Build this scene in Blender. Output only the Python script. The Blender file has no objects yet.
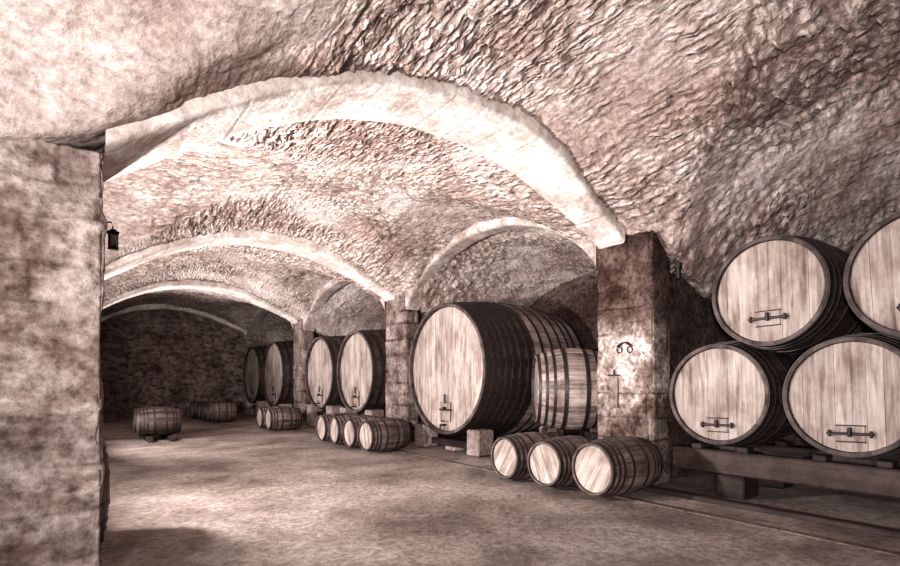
import bpy, math, random, bmesh
import numpy as np
from mathutils import Vector, Matrix
random.seed(7); rng=np.random.default_rng(5)
scene=bpy.context.scene
try: scene.view_settings.view_transform='Standard'
except Exception as e: print(e)
try: scene.view_settings.look='Medium High Contrast'
except Exception as e: print(e)

# ---------------------------------------------------------------- noise helpers
def hash2(i,j,s=0):
    x=np.sin(i*127.1+j*311.7+s*74.7)*43758.5453; return x-np.floor(x)
def vnoise(x,y,s=0):
    x=np.asarray(x,float); y=np.asarray(y,float)
    xi=np.floor(x);yi=np.floor(y);fx=x-xi;fy=y-yi; fx=fx*fx*(3-2*fx);fy=fy*fy*(3-2*fy)
    return (hash2(xi,yi,s)*(1-fx)+hash2(xi+1,yi,s)*fx)*(1-fy)+(hash2(xi,yi+1,s)*(1-fx)+hash2(xi+1,yi+1,s)*fx)*fy
def fb(x,y,s=0,o=4):
    r=0;a=.5
    for k in range(o): r=r+a*(vnoise(x*2**k,y*2**k,s+k)-.5)*2; a*=.55
    return r

# ---------------------------------------------------------------- materials
def new_mat(name):
    m=bpy.data.materials.new(name); m.use_nodes=True
    nt=m.node_tree; nt.nodes.clear()
    out=nt.nodes.new('ShaderNodeOutputMaterial'); b=nt.nodes.new('ShaderNodeBsdfPrincipled')
    nt.links.new(b.outputs[0],out.inputs[0])
    return m,nt,b
def N(nt,t,**kw):
    n=nt.nodes.new(t)
    for k,v in kw.items():
        if k in n.inputs: n.inputs[k].default_value=v
        else: setattr(n,k,v)
    return n
def coords(nt,scale=(1,1,1)):
    tc=nt.nodes.new('ShaderNodeTexCoord'); mp=nt.nodes.new('ShaderNodeMapping')
    mp.inputs['Scale'].default_value=scale
    nt.links.new(tc.outputs['Object'],mp.inputs[0]); return mp.outputs[0]
def ramp(nt,src,stops):
    r=nt.nodes.new('ShaderNodeValToRGB'); el=r.color_ramp.elements
    while len(el)<len(stops): el.new(0.5)
    for e,(p,c) in zip(el,stops): e.position=p; e.color=(*c,1)
    nt.links.new(src,r.inputs[0]); return r.outputs[0]
def mix(nt,fac,a,b,mode='MIX'):
    m=nt.nodes.new('ShaderNodeMix'); m.data_type='RGBA'; m.blend_type=mode
    if isinstance(fac,(int,float)): m.inputs[0].default_value=fac
    else: nt.links.new(fac,m.inputs[0])
    for s,i in ((a,6),(b,7)):
        if isinstance(s,tuple): m.inputs[i].default_value=(*s,1)
        else: nt.links.new(s,m.inputs[i])
    return m.outputs[2]
def math_n(nt,op,a,b):
    m=nt.nodes.new('ShaderNodeMath'); m.operation=op
    for s,i in ((a,0),(b,1)):
        if isinstance(s,(int,float)): m.inputs[i].default_value=s
        else: nt.links.new(s,m.inputs[i])
    return m.outputs[0]

def stone_mat(name,dark,light,bump=0.8,bdist=0.03,stain=1.1,stainmul=(.55,.49,.47),finesc=14.0,layer=None,zband=None,course=False,layercol=(.6,.53,.51),jattr=False,jcol=(.22,.17,.155)):
    m,nt,b=new_mat(name); c=coords(nt)
    fine=N(nt,'ShaderNodeTexNoise',Scale=finesc,Detail=5.0,Roughness=.68); nt.links.new(c,fine.inputs['Vector'])
    big=N(nt,'ShaderNodeTexNoise',Scale=stain,Detail=4.0,Roughness=.62); nt.links.new(c,big.inputs['Vector'])
    base=ramp(nt,fine.outputs[0],[(.3,dark),(.64,light)])
    col=mix(nt,1.0,base,ramp(nt,big.outputs[0],[(.38,stainmul),(.6,(1,1,1))]),'MULTIPLY')
    h=math_n(nt,'MULTIPLY',fine.outputs[0],1.0)
    if course:
        def lay(attr):
            a1=nt.nodes.new('ShaderNodeAttribute'); a1.attribute_name=attr
            nz=N(nt,'ShaderNodeTexNoise',Scale=11.0,Detail=3.0,Roughness=.6); nt.links.new(a1.outputs['Vector'],nz.inputs['Vector'])
            ad=nt.nodes.new('ShaderNodeVectorMath'); ad.operation='MULTIPLY_ADD'
            nt.links.new(nz.outputs['Color'],ad.inputs[0]); ad.inputs[1].default_value=(.16,.07,0); nt.links.new(a1.outputs['Vector'],ad.inputs[2])
            mp=nt.nodes.new('ShaderNodeMapping'); mp.inputs['Scale'].default_value=layer; nt.links.new(ad.outputs[0],mp.inputs[0])
            v2=N(nt,'ShaderNodeTexVoronoi',Scale=1.0,voronoi_dimensions='2D',feature='SMOOTH_F1'); v2.inputs['Smoothness'].default_value=.25
            nt.links.new(mp.outputs[0],v2.inputs['Vector'])
            bw=nt.nodes.new('ShaderNodeSeparateColor'); nt.links.new(v2.outputs['Color'],bw.inputs[0])
            return v2.outputs['Distance'],bw.outputs[0]
        e1,c1=lay('course_a'); e2,c2=lay('course_b')
        a3=nt.nodes.new('ShaderNodeAttribute'); a3.attribute_name='course_w'
        def fm(x,y):
            mm=nt.nodes.new('ShaderNodeMix'); mm.data_type='FLOAT'
            nt.links.new(a3.outputs['Fac'],mm.inputs[0]); nt.links.new(y,mm.inputs[2]); nt.links.new(x,mm.inputs[3]); return mm.outputs[0]
        E=fm(e1,e2); C=fm(c1,c2)
        mr=nt.nodes.new('ShaderNodeMapRange'); mr.inputs[1].default_value=.62; mr.inputs[2].default_value=.15; nt.links.new(E,mr.inputs[0])
        a5=nt.nodes.new('ShaderNodeAttribute'); a5.attribute_name='cover'
        hh=math_n(nt,'MULTIPLY',mr.outputs[0],math_n(nt,'ADD',.5,C))
        h=math_n(nt,'ADD',h,math_n(nt,'MULTIPLY',hh,a5.outputs['Fac']))
        seam=ramp(nt,mr.outputs[0],[(0,(.60,.54,.52)),(.6,(1,1,1))]); tn=ramp(nt,C,[(.15,(.62,.57,.55)),(.6,(1,1,1))])
        col=mix(nt,a5.outputs['Fac'],col,mix(nt,1.0,mix(nt,1.0,col,seam,'MULTIPLY'),tn,'MULTIPLY'))
    elif layer:
        mp=nt.nodes.new('ShaderNodeMapping'); mp.inputs['Scale'].default_value=layer; nt.links.new(c,mp.inputs[0])
        ly=N(nt,'ShaderNodeTexNoise',Scale=1.0,Detail=4.0,Roughness=.6,Distortion=.3); nt.links.new(mp.outputs[0],ly.inputs['Vector']); L=ly.outputs[0]
        h=math_n(nt,'ADD',h,math_n(nt,'MULTIPLY',L,1.1))
        col=mix(nt,1.0,col,ramp(nt,L,[(.34,layercol),(.52,(1,1,1))]),'MULTIPLY')
    if jattr:
        a4=nt.nodes.new('ShaderNodeAttribute'); a4.attribute_name='joint'
        col=mix(nt,1.0,col,ramp(nt,a4.outputs['Fac'],[(0,(1,1,1)),(1,jcol)]),'MULTIPLY')
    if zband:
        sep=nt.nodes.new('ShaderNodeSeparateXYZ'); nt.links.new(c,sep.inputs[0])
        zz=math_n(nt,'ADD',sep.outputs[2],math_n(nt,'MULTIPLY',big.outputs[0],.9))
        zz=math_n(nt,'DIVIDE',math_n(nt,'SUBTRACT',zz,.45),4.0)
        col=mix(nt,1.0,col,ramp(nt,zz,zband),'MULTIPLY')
    bp=N(nt,'ShaderNodeBump',Strength=bump,Distance=bdist); nt.links.new(h,bp.inputs['Height'])
    nt.links.new(bp.outputs[0],b.inputs['Normal'])
    nt.links.new(col,b.inputs['Base Color']); b.inputs['Roughness'].default_value=.95
    b.inputs['Specular IOR Level'].default_value=.12
    return m
W=(1,1,1)
M_vault=stone_mat('vault_rubble',(.33,.255,.232),(.70,.615,.585),bump=.9,bdist=.034,layer=(6.0,17,1),course=True,stain=.8,stainmul=(.60,.53,.505),jattr=True,finesc=16)
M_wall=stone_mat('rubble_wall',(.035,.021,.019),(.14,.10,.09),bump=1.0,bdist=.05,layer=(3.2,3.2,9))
M_end=stone_mat('rubble_end_wall',(.08,.055,.05),(.34,.27,.25),bump=1.0,bdist=.06,layer=(2.6,2.6,7),layercol=(.35,.28,.26),finesc=6)
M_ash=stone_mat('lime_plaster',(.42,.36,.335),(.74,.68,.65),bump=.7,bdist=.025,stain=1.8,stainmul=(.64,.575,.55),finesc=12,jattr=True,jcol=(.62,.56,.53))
M_ash2=stone_mat('darker_plaster',(.24,.195,.178),(.54,.47,.445),bump=.6,bdist=.025,stain=1.8,stainmul=(.64,.575,.55),finesc=12,jattr=True,jcol=(.62,.56,.53))  # lower-albedo variant of the lime plaster, used on the lateral arches
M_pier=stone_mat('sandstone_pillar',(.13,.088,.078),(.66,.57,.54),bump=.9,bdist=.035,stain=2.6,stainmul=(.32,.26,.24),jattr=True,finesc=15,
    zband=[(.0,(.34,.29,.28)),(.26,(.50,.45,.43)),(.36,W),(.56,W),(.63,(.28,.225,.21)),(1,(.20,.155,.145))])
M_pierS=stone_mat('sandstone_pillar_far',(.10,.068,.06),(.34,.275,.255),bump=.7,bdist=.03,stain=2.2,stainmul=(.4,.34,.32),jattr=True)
M_pierL=stone_mat('worn_sandstone',(.15,.108,.097),(.54,.46,.43),bump=1.0,bdist=.035,stain=2.0,stainmul=(.42,.35,.33),layer=(3,3,6),finesc=13,jattr=True)

def floor_mat():
    m,nt,b=new_mat('earth_floor'); c=coords(nt)
    big=N(nt,'ShaderNodeTexNoise',Scale=.75,Detail=6.0,Roughness=.64,Distortion=.3); nt.links.new(c,big.inputs[0])
    fine=N(nt,'ShaderNodeTexNoise',Scale=12.0,Detail=7.0,Roughness=.74); nt.links.new(c,fine.inputs[0])
    a=ramp(nt,big.outputs[0],[(.34,(.13,.095,.084)),(.50,(.27,.22,.20)),(.66,(.42,.36,.335))])
    f=ramp(nt,fine.outputs[0],[(.36,(.46,.40,.375)),(.60,(1,1,1))])
    col=mix(nt,1.0,a,f,'MULTIPLY'); nt.links.new(col,b.inputs['Base Color'])
    h=math_n(nt,'ADD',math_n(nt,'MULTIPLY',fine.outputs[0],.5),big.outputs[0])
    bp=N(nt,'ShaderNodeBump',Strength=.9,Distance=.07); nt.links.new(h,bp.inputs['Height']); nt.links.new(bp.outputs[0],b.inputs['Normal'])
    b.inputs['Roughness'].default_value=.7
    b.inputs['Specular IOR Level'].default_value=.35
    return m
M_floor=floor_mat()

def wood_mat(name,dark,light,grain,rough=.7,spec=.3,stain=(.5,.44,.42),tonew=.22,drip=False):
    m,nt,b=new_mat(name); c=coords(nt,grain)
    oi=nt.nodes.new('ShaderNodeObjectInfo')
    n1=N(nt,'ShaderNodeTexNoise',Scale=1.0,Detail=5.0,Roughness=.6,noise_dimensions='4D'); nt.links.new(c,n1.inputs[0])
    nt.links.new(math_n(nt,'MULTIPLY',oi.outputs['Random'],40.0),n1.inputs['W'])
    c2=coords(nt,(1,1,.6)); n2=N(nt,'ShaderNodeTexNoise',Scale=3.0,Detail=5.0,Roughness=.7,noise_dimensions='4D'); nt.links.new(c2,n2.inputs[0])
    nt.links.new(math_n(nt,'MULTIPLY',oi.outputs['Random'],70.0),n2.inputs['W'])
    at=nt.nodes.new('ShaderNodeAttribute'); at.attribute_name='tone'
    s=math_n(nt,'ADD',math_n(nt,'MULTIPLY',n1.outputs[0],.8),math_n(nt,'MULTIPLY',at.outputs['Fac'],tonew))
    col=ramp(nt,s,[(.34,dark),(.64,light)])
    col=mix(nt,1.0,col,ramp(nt,n2.outputs[0],[(.36,stain),(.56,(1,1,1))]),'MULTIPLY')
    if drip:
        c3=coords(nt,(1,9,1.1)); n3=N(nt,'ShaderNodeTexNoise',Scale=1.0,Detail=3.0,Roughness=.6,noise_dimensions='4D'); nt.links.new(c3,n3.inputs[0])
        nt.links.new(math_n(nt,'MULTIPLY',oi.outputs['Random'],90.0),n3.inputs['W'])
        col=mix(nt,1.0,col,ramp(nt,n3.outputs[0],[(.33,(.5,.43,.40)),(.47,(1,1,1))]),'MULTIPLY')
    nt.links.new(col,b.inputs['Base Color'])
    bp=N(nt,'ShaderNodeBump',Strength=.35,Distance=.006); nt.links.new(n1.outputs[0],bp.inputs['Height']); nt.links.new(bp.outputs[0],b.inputs['Normal'])
    b.inputs['Roughness'].default_value=rough; b.inputs['Specular IOR Level'].default_value=spec
    return m
M_head=wood_mat('oak_head',(.21,.163,.147),(.40,.338,.313),(3,24,1.8),stain=(.58,.515,.485),tonew=.16,drip=True)
M_headG=wood_mat('oak_head_gap',(.02,.013,.012),(.05,.034,.03),(3,20,2))
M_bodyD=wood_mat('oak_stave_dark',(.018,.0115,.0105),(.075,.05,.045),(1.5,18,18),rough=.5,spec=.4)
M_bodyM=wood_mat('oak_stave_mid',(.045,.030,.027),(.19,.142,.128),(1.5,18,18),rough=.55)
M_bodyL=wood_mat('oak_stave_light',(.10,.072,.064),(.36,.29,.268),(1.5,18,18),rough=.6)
M_rim=wood_mat('oak_chime',(.025,.016,.0145),(.11,.08,.072),(8,8,8))
M_beam=wood_mat('old_timber',(.016,.010,.009),(.06,.040,.036),(8,1.5,14))
def plain(name,c,rough=.6,metal=0.0):
    m,nt,b=new_mat(name); cc=coords(nt)
    n=N(nt,'ShaderNodeTexNoise',Scale=12.0,Detail=4.0); nt.links.new(cc,n.inputs[0])
    col=ramp(nt,n.outputs[0],[(.3,tuple(x*.5 for x in c)),(.7,tuple(min(1,x*1.4) for x in c))])
    nt.links.new(col,b.inputs['Base Color']); b.inputs['Roughness'].default_value=rough; b.inputs['Metallic'].default_value=metal
    return m
M_hoop=plain('iron_hoop',(.025,.017,.016),.5,.3)
M_iron=plain('wrought_iron',(.02,.013,.012),.5,.5)
M_glass=plain('lamp_glass',(.3,.26,.25),.25)
M_block=stone_mat('support_stone',(.14,.105,.095),(.36,.30,.28),bump=.6,bdist=.02)
M_curb=stone_mat('kerb_stone',(.07,.05,.045),(.20,.16,.143),bump=.6,bdist=.02)

# ---------------------------------------------------------------- mesh builder
class MB:
    def __init__(s): s.v=[];s.f=[];s.m=[];s.t=[];s.mats=[];s.j={}
    def mi(s,mat):
        if mat not in s.mats: s.mats.append(mat)
        return s.mats.index(mat)
    def face(s,idx,mat,tone=.5): s.f.append(tuple(idx)); s.m.append(s.mi(mat)); s.t.append(tone)
    def vert(s,p): s.v.append(tuple(float(q) for q in p)); return len(s.v)-1
    def box(s,c,d,mat,bev=.01,rot=None,jit=0):
        hx,hy,hz=[q/2 for q in d]; b=min(bev,hx*.4,hy*.4,hz*.4)
        R=rot if rot is not None else Matrix.Identity(3)
        vi={}
        for sx in(-1,1):
            for sy in(-1,1):
                for sz in(-1,1):
                    j=Vector([random.uniform(-jit,jit) for _ in range(3)])
                    for ax in range(3):
                        p=[sx*(hx-b),sy*(hy-b),sz*(hz-b)]
                        p[ax]=(sx*hx,sy*hy,sz*hz)[ax]
                        vi[(sx,sy,sz,ax)]=s.vert(R@(Vector(p)+j)+Vector(c))
        t=random.random()
        def F(*k): s.face([vi[q] for q in k],mat,t)
        for a in(-1,1):
            F((a,-1,-1,0),(a,1,-1,0),(a,1,1,0),(a,-1,1,0))
            F((-1,a,-1,1),(-1,a,1,1),(1,a,1,1),(1,a,-1,1))
            F((-1,-1,a,2),(1,-1,a,2),(1,1,a,2),(-1,1,a,2))
            for b2 in(-1,1):
                F((a,b2,-1,0),(a,b2,1,0),(a,b2,1,1),(a,b2,-1,1))
                F((a,-1,b2,0),(a,1,b2,0),(a,1,b2,2),(a,-1,b2,2))
                F((-1,a,b2,1),(1,a,b2,1),(1,a,b2,2),(-1,a,b2,2))
                for c2 in(-1,1): F((a,b2,c2,0),(a,b2,c2,1),(a,b2,c2,2))
    def tube(s,pts,r,mat,n=8):
        rings=[]
        for i,p in enumerate(pts):
            p=Vector(p); a=Vector(pts[max(0,i-1)]); b=Vector(pts[min(len(pts)-1,i+1)])
            d=(b-a).normalized(); u=d.orthogonal().normalized(); w=d.cross(u)
            rings.append([s.vert(p+(u*math.cos(k*2*math.pi/n)+w*math.sin(k*2*math.pi/n))*r) for k in range(n)])
        for i in range(len(rings)-1):
            for k in range(n):
                s.face((rings[i][k],rings[i][(k+1)%n],rings[i+1][(k+1)%n],rings[i+1][k]),mat)
        s.face(rings[0][::-1],mat); s.face(rings[-1],mat)
    def build(s,name,loc=(0,0,0),rz=0,smooth=False,rot=None):
        me=bpy.data.meshes.new(name); me.from_pydata(s.v,[],s.f)
        for m in s.mats: me.materials.append(m)
        me.polygons.foreach_set('material_index',s.m)
        a=me.attributes.new('tone','FLOAT','FACE'); a.data.foreach_set('value',s.t)
        if s.j:
            a=me.attributes.new('joint','FLOAT','POINT'); a.data.foreach_set('value',[s.j.get(i,0.0) for i in range(len(s.v))])
        bm=bmesh.new(); bm.from_mesh(me); bmesh.ops.recalc_face_normals(bm,faces=bm.faces); bm.to_mesh(me); bm.free()
        if smooth: me.polygons.foreach_set('use_smooth',[True]*len(me.polygons))
        me.update()
        o=bpy.data.objects.new(name,me); scene.collection.objects.link(o)
        o.location=loc; o.rotation_euler=rot if rot else (0,0,rz); return o

# ---------------------------------------------------------------- barrels
def cask(name,loc,Dh,Db,L,body,hoops,staves=28,planks=9,rec=.05,thick=.04,door=None,tap=False,rz=0,rot=None,hoopw=.045,body2=None,split=.4):
    hm=M_head; hpm=M_hoop
    mb=MB(); Rh=Dh/2; Rb=Db/2
    rad=lambda x: Rb-(Rb-Rh)*(2*x/L-1)**2
    nx=14; cols=[]; g=.006*Db**.3
    for i in range(staves):
        w=2*math.pi/staves; a=i*w
        cols+= [(a,-g,i),(a+.08*w,0,i),(a+.5*w,.0008,i),(a+.92*w,0,i)]
    nc=len(cols); tones=[random.random() for _ in range(staves)]
    rings=[]
    for k in range(nx+1):
        x=L*k/nx
        rings.append([mb.vert((x,math.cos(a)*(rad(x)+d),math.sin(a)*(rad(x)+d))) for a,d,_ in cols])
    for k in range(nx):
        bmt=body2 if (body2 and (k+.5)/nx>split) else body
        for j in range(nc):
            mb.face((rings[k][j],rings[k][(j+1)%nc],rings[k+1][(j+1)%nc],rings[k+1][j]),bmt,tones[cols[j][2]])
    for side in (0,1):
        x0=0 if side==0 else L; sg=1 if side==0 else -1
        rg=rings[0] if side==0 else rings[-1]
        i1=[mb.vert((x0,math.cos(a)*(Rh-thick),math.sin(a)*(Rh-thick))) for a,d,_ in cols]
        ri=Rh-thick-.004
        i2=[mb.vert((x0+sg*(rec+.02),math.cos(a)*ri,math.sin(a)*ri)) for a,d,_ in cols]
        for j in range(nc):
            jj=(j+1)%nc
            mb.face((rg[j],rg[jj],i1[jj],i1[j]),M_rim,tones[cols[j][2]]); mb.face((i1[j],i1[jj],i2[jj],i2[j]),M_rim,.2)
        mb.face(i2,M_headG,.1)
        ws=[random.uniform(.75,1.25) for _ in range(planks)]; tot=sum(ws); y=-ri
        rr=ri-.002
        for p in range(planks):
            w=2*ri*ws[p]/tot; y0=max(y+.0014,-rr*.999); y1=min(y+w-.0014,rr*.999); y+=w
            seg=6; top=[];bot=[]
            for q in range(seg+1):
                yy=y0+(y1-y0)*q/seg; zz=math.sqrt(max(1e-6,rr*rr-yy*yy)); top.append((yy,zz)); bot.append((yy,-zz))
            loop=bot+top[::-1]
            jx=random.uniform(-.0015,.0015)
            fr=[mb.vert((x0+sg*(rec+jx),a,b)) for a,b in loop]; bk=[mb.vert((x0+sg*(rec+.018),a,b)) for a,b in loop]
            t=random.random(); mb.face(fr,hm,t)
            for j in range(len(loop)): mb.face((fr[j],fr[(j+1)%len(loop)],bk[(j+1)%len(loop)],bk[j]),M_headG,.2)
    ns=56
    for hpos in hoops:
        hw=hoopw
        if isinstance(hpos,tuple): hpos,hw=hpos
        xa=hpos*L-hw/2; xb=xa+hw; xa=max(xa,.004); xb=min(xb,L-.004); th=.007+.004*Db/2
        pr=[(xa,rad(xa)-.003),(xa,rad(xa)+th),(xb,rad(xb)+th),(xb,rad(xb)-.003)]
        rg=[[mb.vert((x,math.cos(2*math.pi*k/ns)*r,math.sin(2*math.pi*k/ns)*r)) for x,r in pr] for k in range(ns)]
        for k in range(ns):
            for q in range(3): mb.face((rg[k][q],rg[(k+1)%ns][q],rg[(k+1)%ns][q+1],rg[k][q+1]),hpm,.5)
    if door:
        zc=-Rh*.62 if door is True else door*Rh; s=Dh/1.3
        mb.box((rec-.008,0,zc),(.02,.26*s,.17*s),M_head,bev=.006)
        mb.box((rec-.014,0,zc+.09*s),(.02,.28*s,.012),M_headG,bev=.002); mb.box((rec-.014,0,zc-.09*s),(.02,.28*s,.012),M_headG,bev=.002)
        mb.box((rec-.03,0,zc),(.03,.44*s,.032*s),M_iron,bev=.006)
        for q in(-1,1): mb.box((rec-.035,q*.19*s,zc),(.04,.025,.075*s),M_iron,bev=.006)
        mb.box((rec-.045,0,zc+.03*s),(.04,.04,.08*s),M_iron,bev=.008)
        mb.tube([(rec,0,zc-.02),(rec-.07,0,zc-.02)],.016,M_iron,10)
    if tap:
        mb.box((rec-.01,0,-Rh*.66),(.03,.34,.40),M_head,bev=.01)
        for q in(-1,1): mb.box((rec-.018,q*.175,-Rh*.66),(.02,.012,.42),M_headG,bev=.003)
        mb.box((rec-.035,0,-Rh*.63),(.04,.42,.04),M_iron,bev=.008)
        mb.tube([(rec-.02,0,-Rh*.60),(rec-.1,0,-Rh*.60)],.022,M_iron,10)
        mb.box((rec-.05,0,-Rh*.46),(.03,.04,.2),M_iron,bev=.008)
        mb.tube([(rec-.02,0,-Rh*.86),(rec-.16,0,-Rh*.86),(rec-.17,0,-Rh*.93)],.022,M_iron,10)
        mb.box((rec-.10,0,-Rh*.80),(.03,.10,.03),M_iron,bev=.005)
    return mb.build(name,loc,rz,rot=rot)

def big(loc_t,D,L,body,hoops,X0=6.6,zc=1.76,hw=.09,tap=True,**k):
    return cask('large_wine_cask',(X0,loc_t,zc),D,D*1.09,L,body,hoops,staves=44,planks=13,rec=.09,thick=.06,tap=tap,hoopw=hw,**k)
BH=[(.02,.1),.1,.2,.3,.42,.58,.7,.8,.9,.98]
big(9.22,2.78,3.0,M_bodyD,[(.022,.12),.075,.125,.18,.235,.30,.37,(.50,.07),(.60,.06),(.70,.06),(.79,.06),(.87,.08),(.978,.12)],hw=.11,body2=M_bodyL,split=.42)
CK=[(9.22,2.78),(13.5,2.26),(16.05,2.26),(20.58,2.48),(23.4,2.4)]
for t,D in CK[1:]: big(t,D,2.8,M_bodyD,BH)
def cradle(t,D,X0=6.6,zc=1.76,L=2.9):
    mb=MB(); Rb=D*1.09/2; Rh=D/2
    for xo in (.32,L-.5):
        r=Rb-(Rb-Rh)*(2*xo/L-1)**2+.02
        off=.86*D/2.7
        for s in(-1,1):
            top=zc-math.sqrt(r*r-(off-.12)**2)
            mb.box((X0+xo-.1,t+s*(off+.08),top/2),(.42,.40,top),M_block,bev=.03,jit=.012)
        low=zc-Rb-.012
        mb.box((X0+xo,t,low-.075),(.22,2*off-.26,.14),M_beam,bev=.015)
        mb.box((X0+xo,t,(low-.145)/2),(.3,.34,max(.03,low-.145)),M_block,bev=.02)
    mb.build('cask_cradle')
for t,D in CK: cradle(t,D)

RZ=math.radians(-40); MP=(7.05,6.95,0)
cask('oak_barrel',(MP[0],MP[1],1.36),1.22,1.50,1.32,M_bodyL,[(.03,.05),.12,.22,(.36,.07),(.64,.07),.78,.88,(.97,.05)],staves=30,rz=RZ)
mb=MB()
for xo in(.28,1.02):
    mb.box((xo,0,.52),(.18,1.15,.14),M_beam,bev=.015)
    for s in(-1,1):
        mb.box((xo,s*.42,.225),(.16,.16,.45),M_beam,bev=.012)
        mb.box((xo,s*.36,.635),(.16,.14,.08),M_beam,bev=.012)
for s in(-1,1): mb.box((.65,s*.42,.22),(.6,.08,.1),M_beam)
mb.build('barrel_trestle',MP,RZ)

HS=[(.025,.06),.10,.17,.33,.67,.83,.90,(.975,.06)]
for i,t in enumerate((3.55,2.09,.63)):
    cask('wine_barrel',(6.95,t,1.325),1.30,1.455,1.55,M_bodyD,HS,staves=30,planks=8,door=True,rot=(random.uniform(-.06,.06),0,0))
for i,t in enumerate((2.93,1.47)):
    cask('wine_barrel',(6.95,t,2.60),1.32,1.46,1.55,M_bodyD,HS,staves=30,planks=8,door=-.5,rot=(random.uniform(-.06,.06),0,0))
mb=MB()
for x in(7.12,8.25):
    mb.box((x,1.55,.43),(.25,5.3,.30),M_beam,bev=.02,jit=.008)
    for t in(3.35,1.1,-.7): mb.box((x,t,.14),(.42,.36,.279),M_beam,bev=.02)
    for t in(3.55,2.09,.63):
        for s in(-1,1): mb.box((x,t+s*.30,.615),(.2,.14,.07),M_beam,bev=.01)
mb.build('barrel_rack')

HB=[(.03,.05),.12,(.2,.03),(.36,.035),(.64,.035),(.8,.03),.88,(.97,.05)]
def small(X,t,D=.70,L=.95,body=None,rz=0.0,z0=.012,Dh=.60):
    return cask('small_oak_barrel',(X,t,D/2+z0),Dh,D,L,body or M_bodyM,HB,staves=22,planks=6,rec=.03,thick=.025,rz=rz,rot=(random.uniform(-.6,.6),0,rz),hoopw=.03)
small(5.40,4.33,rz=-.03,D=.75,Dh=.65,L=1.02); small(5.34,5.10,rz=.03); small(5.30,5.86,rz=-.03)
for t in(9.88,10.66,11.45,12.2): small(5.08,t,rz=random.uniform(-.05,.05))
for t in(16.0,16.85): small(5.0,t)
for t in(15.25,16.0): small(1.55,t,z0=.12,body=M_bodyD)
mb=MB()
for x in(1.78,2.27): mb.box((x,15.65,.06),(.12,1.9,.12),M_beam)
mb.build('barrel_rails')
for t,x in((20.6,4.3),(21.4,4.3),(22.2,4.3),(23.0,4.2)): small(x,t,rz=random.uniform(-.1,.1))
cask('upright_barrel',(.03,5.95,.006),.58,.70,1.0,M_bodyD,HB,staves=22,planks=6,rec=.03,thick=.025,rot=(0,-math.pi/2,0),hoopw=.03)

# ---------------------------------------------------------------- vault
XP=np.array([-3.2,-.6,.25,.55,.88,1.6,2.36,3.3,4.2,5.0,5.9,6.67,6.85,7.4,10.6])
ZP=np.array([2.2,2.7,3.13,3.36,3.57,4.00,4.33,4.51,4.49,4.34,4.02,3.72,3.58,3.1,2.2])
xs_=np.linspace(-3.2,10.6,1400); zs_=np.interp(xs_,XP,ZP); k=np.ones(65)/65
zs_s=np.convolve(np.pad(zs_,32,mode='edge'),k,'valid')
arch=lambda x: np.interp(x,xs_,zs_s)
PT=[4.4,11.2,18.0,24.8]
BAYS=[(-2.5,4.4),(5.4,11.2),(12.2,18.0),(19.0,25.4)]
def Bf(t):
    t=np.asarray(t,float); out=np.full(t.shape,3.08)
    for a,b in BAYS:
        s=np.clip((2*t-a-b)/(b-a),-1,1); m=(t>=a)&(t<=b)
        out=np.where(m,3.12+1.62*(1-s*s)**.72,out)
    return out
def Hf(X,T):
    A=arch(X)+.15
    dome=np.zeros_like(T)
    for a,b in BAYS:
        s=np.clip((2*T-a-b)/(b-a),-1,1); dome=np.where((T>=a)&(T<=b),.16*(1-s*s),dome)
    A=A+dome
    B=Bf(T)-.20*np.clip(X-7,0,9)
    k=.16
    h=np.clip(.5+.5*(A-B)/k,0,1); return B*(1-h)+A*h+k*h*(1-h)
def coverf(u,v): return np.clip(1.9*(.58+.8*fb(u*.8,v*.8,11,3))-.2,0.2,1.1)
def stones(u,v,cu=.27,cv=.092):
    v=v+.10*fb(u*1.1,v*1.1,3,3); u=u+.07*fb(u*3,v*3,40,2)
    r=np.floor(v/cv); uu=u/(cu*(.5+1.0*hash2(r,7,8)))+hash2(r,0,1)*5
    c=np.floor(uu); fu=uu-c; fv=v/cv-r
    h=hash2(r,c,2)*.042+(fv-.5)*.036*(hash2(r,c,4)*1.4-.1)+(fu-.5)*.03*(hash2(r,c,6)-.5)*2
    cover=coverf(u,v); return h*cover,cover*.3*hash2(r,c,14)**3
ts=np.concatenate([np.arange(-2.6,0,.1),np.arange(0,4.4,.020),np.arange(4.4,11.2,.034),np.arange(11.2,25.5,.08)])
xs=np.concatenate([np.arange(-3.1,-.6,.1),np.arange(-.6,8.6,.024),np.arange(8.6,10.5,.08)])
X,T=np.meshgrid(xs,ts); H=Hf(X,T)
e=.02; Hx=(Hf(X+e,T)-Hf(X-e,T))/(2*e); Ht=(Hf(X,T+e)-Hf(X,T-e))/(2*e)
Hx=np.clip(Hx,-3,3);Ht=np.clip(Ht,-3,3)
Aw=np.clip(((arch(X)+.2)-Bf(T)+.08*fb(X*3,T*3,55,2))/.16+.5,0,1)
va=X+.6*H; vb=T+.6*H
dA,tA=stones(T,va); dB,tB=stones(X+50,vb)
smooth_left=np.clip((X-.2)/1.6,0.12,1)   # plastered haunch next to the left piers
d=(dA*Aw+dB*(1-Aw))*smooth_left+.06*fb(X*.9,T*.9,20,3)+.035*fb(X*3.2,T*3.2,24,3)+.014*fb(X*11,T*11,28,2)
tone=(tA*Aw+tB*(1-Aw))*smooth_left; cov=(coverf(T,va)*Aw+coverf(X+50,vb)*(1-Aw))*smooth_left
nl=np.sqrt(1+Hx**2+Ht**2); P=np.stack([X+(Hx/nl)*d,T+(Ht/nl)*d,H-(1/nl)*d],-1).reshape(-1,3)
nr,ncs=X.shape; idx=np.arange(nr*ncs).reshape(nr,ncs)
q=np.stack([idx[:-1,:-1],idx[1:,:-1],idx[1:,1:],idx[:-1,1:]],-1).reshape(-1,4)
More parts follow.
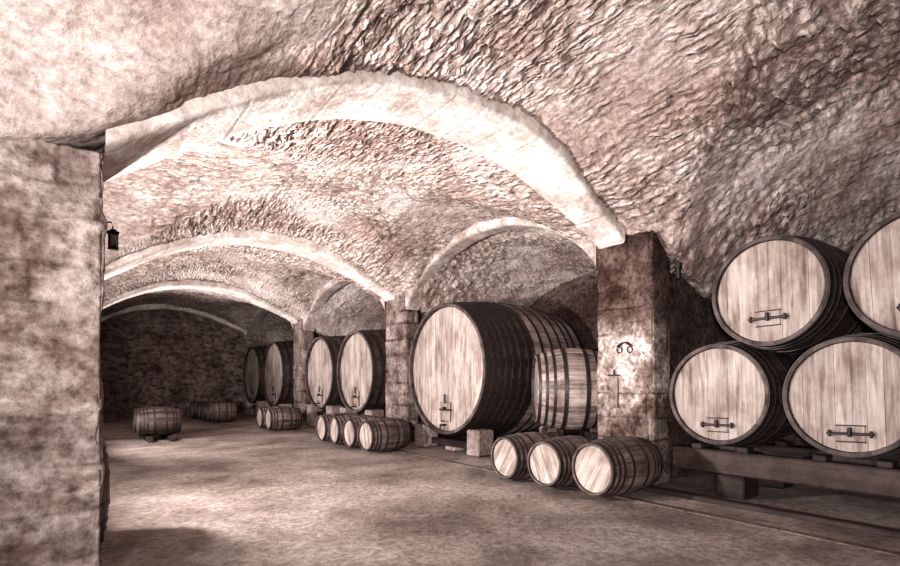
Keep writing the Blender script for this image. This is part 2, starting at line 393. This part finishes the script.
me=bpy.data.meshes.new('ceiling'); me.vertices.add(len(P)); me.vertices.foreach_set('co',P.ravel())
me.loops.add(q.size); me.loops.foreach_set('vertex_index',q.ravel().astype(np.int32))
me.polygons.add(len(q)); me.polygons.foreach_set('loop_start',np.arange(0,q.size,4,dtype=np.int32)); me.polygons.foreach_set('loop_total',np.full(len(q),4,dtype=np.int32))
me.update(calc_edges=True); me.validate(); me.polygons.foreach_set('use_smooth',[True]*len(me.polygons)); me.materials.append(M_vault)
for nm,uu,vv in (('course_a',T,va),('course_b',X+50,vb)):
    at=me.attributes.new(nm,'FLOAT_VECTOR','POINT'); at.data.foreach_set('vector',np.stack([uu,vv,0*uu],-1).astype(np.float32).ravel())
for nm,vv in (('course_w',Aw),('joint',np.clip(tone,0,1)),('cover',np.clip(cov,0,.85))):
    at=me.attributes.new(nm,'FLOAT','POINT'); at.data.foreach_set('value',vv.astype(np.float32).ravel())
o=bpy.data.objects.new('ceiling',me); scene.collection.objects.link(o)

def band(name,params,profiles,f,place,amp=.014,vous=.42,mat=None):
    mat=mat or M_ash
    mb=MB(); rows=[]
    for i,p in enumerate(params):
        prof=profiles(p); nv=len(prof)
        z=float(f(p)); ph=(p/vous)%1.0; jn=min(ph,1-ph)<.03; groove=.006 if jn else 0
        st=(hash2(math.floor(p/vous),3,5)-.5)*.010
        row=[]
        for j,(c,dz) in enumerate(prof):
            n1=float(fb(p*1.7+j*.13,c*2.2,60,4))*amp; n2=float(fb(p*2.3,c*2+9,66,4))*amp*1.5
            vi=mb.vert(place(p,c+ (n2 if dz>.01 else n2*.3),z+dz+n1+groove+st)); mb.j[vi]=(1.0 if jn else .0)*float(np.clip(1.6*vnoise(p*1.3,c*3,5)-.3,0,1))
            row.append(vi)
        rows.append(row)
    for i in range(len(rows)-1):
        for j in range(nv-1): mb.face((rows[i][j],rows[i][j+1],rows[i+1][j+1],rows[i+1][j]),mat)
    return mb.build(name,smooth=True)
def tarch(t0,t1,splay=0):
    w0=t1-t0
    def prof(p):
        s=min(1,max(0,(p-4.6)/2.2)); s=s*s*(3-2*s)*splay; w=w0-s
        return [(s+a,b) for a,b in [(0,.42),(0,.2),(0,.09),(.003,.04),(.02,.012),(.055,0)]+[(.055+(w-.11)*q,0) for q in(.12,.28,.45,.6,.75,.9)]+[(w-.055,0),(w-.02,.012),(w-.003,.04),(w,.09),(w,.2),(w,.42)]]
    band('transverse_arch',np.arange(.26,6.84,.021),prof,arch,lambda p,c,z:(p,t0+c,z))
for i,p in enumerate(PT[:3]): tarch(p+.06,p+.96,.38)
tarch(24.83,25.38)
def larch(a,b,x0=6.86,x1=7.30):
    f=lambda t: 3.22+1.32*max(0,1-min(1,abs((2*t-a-b)/(b-a)))**2)**.70
    w=x1-x0
    pr=[(0,.4),(0,.15),(0,.07),(.015,.02),(.06,0)]+[(w*q,0) for q in(.3,.5,.7)]+[(w-.06,0),(w-.015,.02),(w,.07),(w,.4)]
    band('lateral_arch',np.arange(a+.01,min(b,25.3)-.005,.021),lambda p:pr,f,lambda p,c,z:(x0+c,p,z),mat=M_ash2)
for a,b in BAYS[1:]: larch(a,b)

# ---------------------------------------------------------------- pillars
def pillar(x0,x1,t0,t1,top,mat,ch=.36,name='stone_pillar',amp=.02,joint=.012,res=.035,seed=0,jt=.8):
    cx,cy=(x0+x1)/2,(t0+t1)/2; hx,hy=(x1-x0)/2,(t1-t0)/2
    zs=[0];r=random.Random(seed+3)
    while zs[-1]<top-.5*ch: zs.append(zs[-1]+ch*r.uniform(.75,1.25))
    zs[-1]=top; joints=np.array(zs[1:-1])
    Z=np.arange(0,top+res*.5,res); Z[-1]=top
    nxs=max(3,int((x1-x0)/res)); nys=max(3,int((t1-t0)/res))
    per=[]
    for i in range(nxs): per.append((x0+(x1-x0)*i/nxs,t0,0,-1,i/nxs*(x1-x0)))
    for i in range(nys): per.append((x1,t0+(t1-t0)*i/nys,1,0,i/nys*(t1-t0)))
    for i in range(nxs): per.append((x1-(x1-x0)*i/nxs,t1,0,1,i/nxs*(x1-x0)))
    for i in range(nys): per.append((x0,t1-(t1-t0)*i/nys,-1,0,i/nys*(t1-t0)))
    per=np.array(per); PX,ZZ=np.meshgrid(per[:,0],Z); PY,_=np.meshgrid(per[:,1],Z); NX,_=np.meshgrid(per[:,2],Z); U,_=np.meshgrid(per[:,4],Z)
    wob=ZZ+.035*fb((PX+PY)*2.5,ZZ*2.5,70+seed,4)
    ci=np.searchsorted(joints,wob)
    dj=np.min(np.abs(wob[...,None]-joints[None,None,:]),-1)
    vis=np.clip(2.4*(.5+.9*fb((PX+PY)*1.6,ZZ*1.6,80+seed,3))-.7,.0,1)
    jw=max(.012,res*.5)
    J=np.exp(-(dj/jw)**2)
    uj=.25+.5*hash2(ci,seed,5)
    wdt=np.where(NX!=0,t1-t0,x1-x0); 
    for m in range(2):
        du=np.abs(U-(uj+.62*m)*np.minimum(wdt,1.2)+.03*fb(U*3,ZZ*5,33,3)); J=np.maximum(J,np.exp(-(du/jw)**2)*(hash2(ci,seed+m,6)>.35))
    J=J*vis
    off=(hash2(ci,seed,9)-.5)*.010
    n=amp*fb((PX+PY)*2.2+seed,(ZZ+.3*(PX-PY))*2.2,90,6)
    chips=np.clip(.5+.9*fb((PX+PY)*1.8,ZZ*1.8,95+seed,4)-.62,0,.3)/.3
    n-=.03*chips
    ex=np.minimum(PX-x0,x1-PX); ey=np.minimum(PY-t0,t1-PY); ed=np.maximum(ex,ey)
    cr=.02*np.exp(-ed/.02)*(1+1.5*vnoise(ZZ*6,PX,97))
    dd=off+n-J*joint
    sx=np.clip((PX-cx)/hx,-1,1); sy=np.clip((PY-cy)/hy,-1,1)
    QX=PX+np.where(np.abs(sx)>.999,np.sign(sx),0)*(dd-cr); QY=PY+np.where(np.abs(sy)>.999,np.sign(sy),0)*(dd-cr)
    v=np.stack([QX,QY,ZZ],-1).reshape(-1,3).tolist(); nc=len(per); f=[]
    for i in range(len(Z)-1):
        for j in range(nc): f.append((i*nc+j,i*nc+(j+1)%nc,(i+1)*nc+(j+1)%nc,(i+1)*nc+j))
    f.append([ (len(Z)-1)*nc+j for j in range(nc)]); f.append([j for j in range(nc)][::-1])
    me=bpy.data.meshes.new(name); me.from_pydata(v,[],f); me.materials.append(mat)
    at=me.attributes.new('joint','FLOAT','POINT'); at.data.foreach_set('value',np.clip(J*jt+.22*(hash2(ci,np.floor(U*1.7),seed+2))*vis+.35*chips,0,1).astype(np.float32).ravel())
    sm=[True]*len(f); sm[-1]=sm[-2]=False; me.polygons.foreach_set('use_smooth',sm)
    o=bpy.data.objects.new(name,me); scene.collection.objects.link(o); return o
for i,p in enumerate(PT[:3]):
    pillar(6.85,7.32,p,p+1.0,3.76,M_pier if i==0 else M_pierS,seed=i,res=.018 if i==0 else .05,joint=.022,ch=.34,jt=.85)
    pillar(-1.3,.25,p+.1,p+1.0,3.12,M_pierL,ch=.30,seed=10+i,res=.016 if i==0 else .08,joint=.012,amp=.04,jt=.5)
    mb=MB(); mb.box((8.85,p+.5,1.95),(2.8,.72,3.9),M_wall,bev=.02); mb.build('wall_spur')
    mb=MB(); mb.box((-2.15,p+.55,1.56),(1.65,.72,3.12),M_wall,bev=.02); mb.build('wall_spur')

# ---------------------------------------------------------------- shell
def wall(name,c,d,mat): 
    mb=MB(); mb.box(c,d,mat,bev=.005); return mb.build(name)
wall('wall_right',(10.4,11.45,2.5),(.3,28.2,5),M_wall)
wall('wall_left',(-3.15,11.45,2.5),(.3,28.2,5),M_wall)
wall('wall_end',(3.6,25.55,2.6),(13.3,.3,5.2),M_end)
wall('wall_back',(3.6,-2.65,2.6),(13.3,.3,5.2),M_wall)
fx=np.arange(-3.2,10.5,.12); ft=np.arange(-2.7,25.7,.12); FX,FT=np.meshgrid(fx,ft)
FZ=.010*(vnoise(FX*1.2,FT*1.2,31)-1)+.004*(vnoise(FX*5,FT*5,32)-1)
idx=np.arange(FX.size).reshape(FX.shape); q=np.stack([idx[:-1,:-1],idx[:-1,1:],idx[1:,1:],idx[1:,:-1]],-1).reshape(-1,4)
me=bpy.data.meshes.new('floor'); me.from_pydata(np.stack([FX,FT,FZ],-1).reshape(-1,3).tolist(),[],q.tolist()); me.materials.append(M_floor)
me.polygons.foreach_set('use_smooth',[True]*len(me.polygons))
scene.collection.objects.link(bpy.data.objects.new('floor',me))
mb=MB(); t=-2.4
while t<25.2:
    l=random.uniform(.8,1.5); mb.box((5.87,t+l/2,-.024),(.12,l-.015,.055),M_curb,bev=.008,jit=.004); t+=l
mb.build('trim_1')
mb=MB(); mb.box((6.55,1.0,.02),(.16,6.6,.06),M_beam); mb.build('floor_sill')

# ---------------------------------------------------------------- fittings
mb=MB(); LX,LT=.335,4.9
mb.tube([(.22,LT,2.72),(LX-.01,LT,2.74),(LX,LT,2.69)],.006,M_iron)
mb.box((.245,LT,2.69),(.02,.05,.12),M_iron)
mb.box((LX,LT,2.60),(.05,.05,.10),M_glass,bev=.01)
for a in(-1,1):
    for b in(-1,1): mb.box((LX+a*.028,LT+b*.028,2.60),(.009,.009,.115),M_iron,bev=.002)
mb.box((LX,LT,2.66),(.08,.08,.014),M_iron); mb.box((LX,LT,2.675),(.045,.045,.02),M_iron); mb.box((LX,LT,2.54),(.07,.07,.014),M_iron)
mb.build('wall_lantern')
mb=MB()
mb.box((7.18,4.37,3.2),(.10,.03,.14),M_iron); mb.tube([(7.18,4.37,3.2),(7.18,4.24,3.26),(7.18,4.2,3.2)],.012,M_iron)
mb.tube([(7.18,4.2,3.2),(7.18,4.2,3.12)],.05,M_iron,12); mb.tube([(7.18,4.2,3.12),(7.18,4.2,2.98)],.035,M_iron,12)
mb.tube([(7.16,4.375,3.15),(7.17,4.37,2.6),(7.16,4.37,1.9)],.010,M_iron)
mb.build('pillar_lamp')
mb=MB()
for s in(-1,1):
    pts=[(6.832,4.86+s*(.14-.28*k/10),2.02+.08*math.sin(math.pi*k/10)-.04*k/10) for k in range(11)]
    mb.tube(pts,.010,M_iron)
    mb.tube([(6.832,4.86+s*.09+.045*math.cos(a),1.97+.045*math.sin(a)) for a in np.linspace(0,2*math.pi,14)],.009,M_iron)
mb.build('iron_emblem')
mb=MB(); mb.box((6.825,5.04,1.33),(.04,.14,.48),M_pierS); mb.box((6.81,5.04,1.59),(.04,.20,.025),M_iron); mb.tube([(6.82,5.04,1.60),(6.82,5.04,1.68)],.012,M_iron)
mb.build('wooden_plaque')

# ---------------------------------------------------------------- lights
def area(name,loc,target,power,size,col=(1,.96,.935),spread=180):
    l=bpy.data.lights.new(name,'AREA'); l.energy=power; l.size=size; l.color=col; l.spread=math.radians(spread)
    o=bpy.data.objects.new(name,l); scene.collection.objects.link(o); o.location=loc
    o.rotation_euler=(Vector(target)-Vector(loc)).to_track_quat('-Z','Y').to_euler(); return o
area('photo_lamp',(-1.3,-.8,1.5),(6.0,4.2,1.7),325,.25,spread=115)
area('photo_lamp',(-1.2,1.2,1.6),(.3,3.9,4.2),100,.25,spread=140)
area('photo_lamp',(-.5,6.3,1.9),(5.2,7.6,3.4),760,.25,spread=160)
area('photo_lamp',(-.2,13.2,1.7),(5.2,13.6,3.4),500,.3,spread=160)
area('photo_lamp',(.2,21.8,1.0),(3.6,18.5,4.3),230,.3,spread=90)
w=bpy.data.worlds.new('World'); scene.world=w; w.use_nodes=True
w.node_tree.nodes['Background'].inputs[0].default_value=(.10,.06,.055,1); w.node_tree.nodes['Background'].inputs[1].default_value=.3

# ---------------------------------------------------------------- camera
cam=bpy.data.cameras.new('camera'); co=bpy.data.objects.new('camera',cam); scene.collection.objects.link(co)
cam.sensor_width=36; cam.lens=21.2; cam.shift_y=.109; cam.clip_start=.05
co.location=(0,0,1.5); co.rotation_euler=(math.pi/2,0,-math.radians(36.35))
scene.camera=co
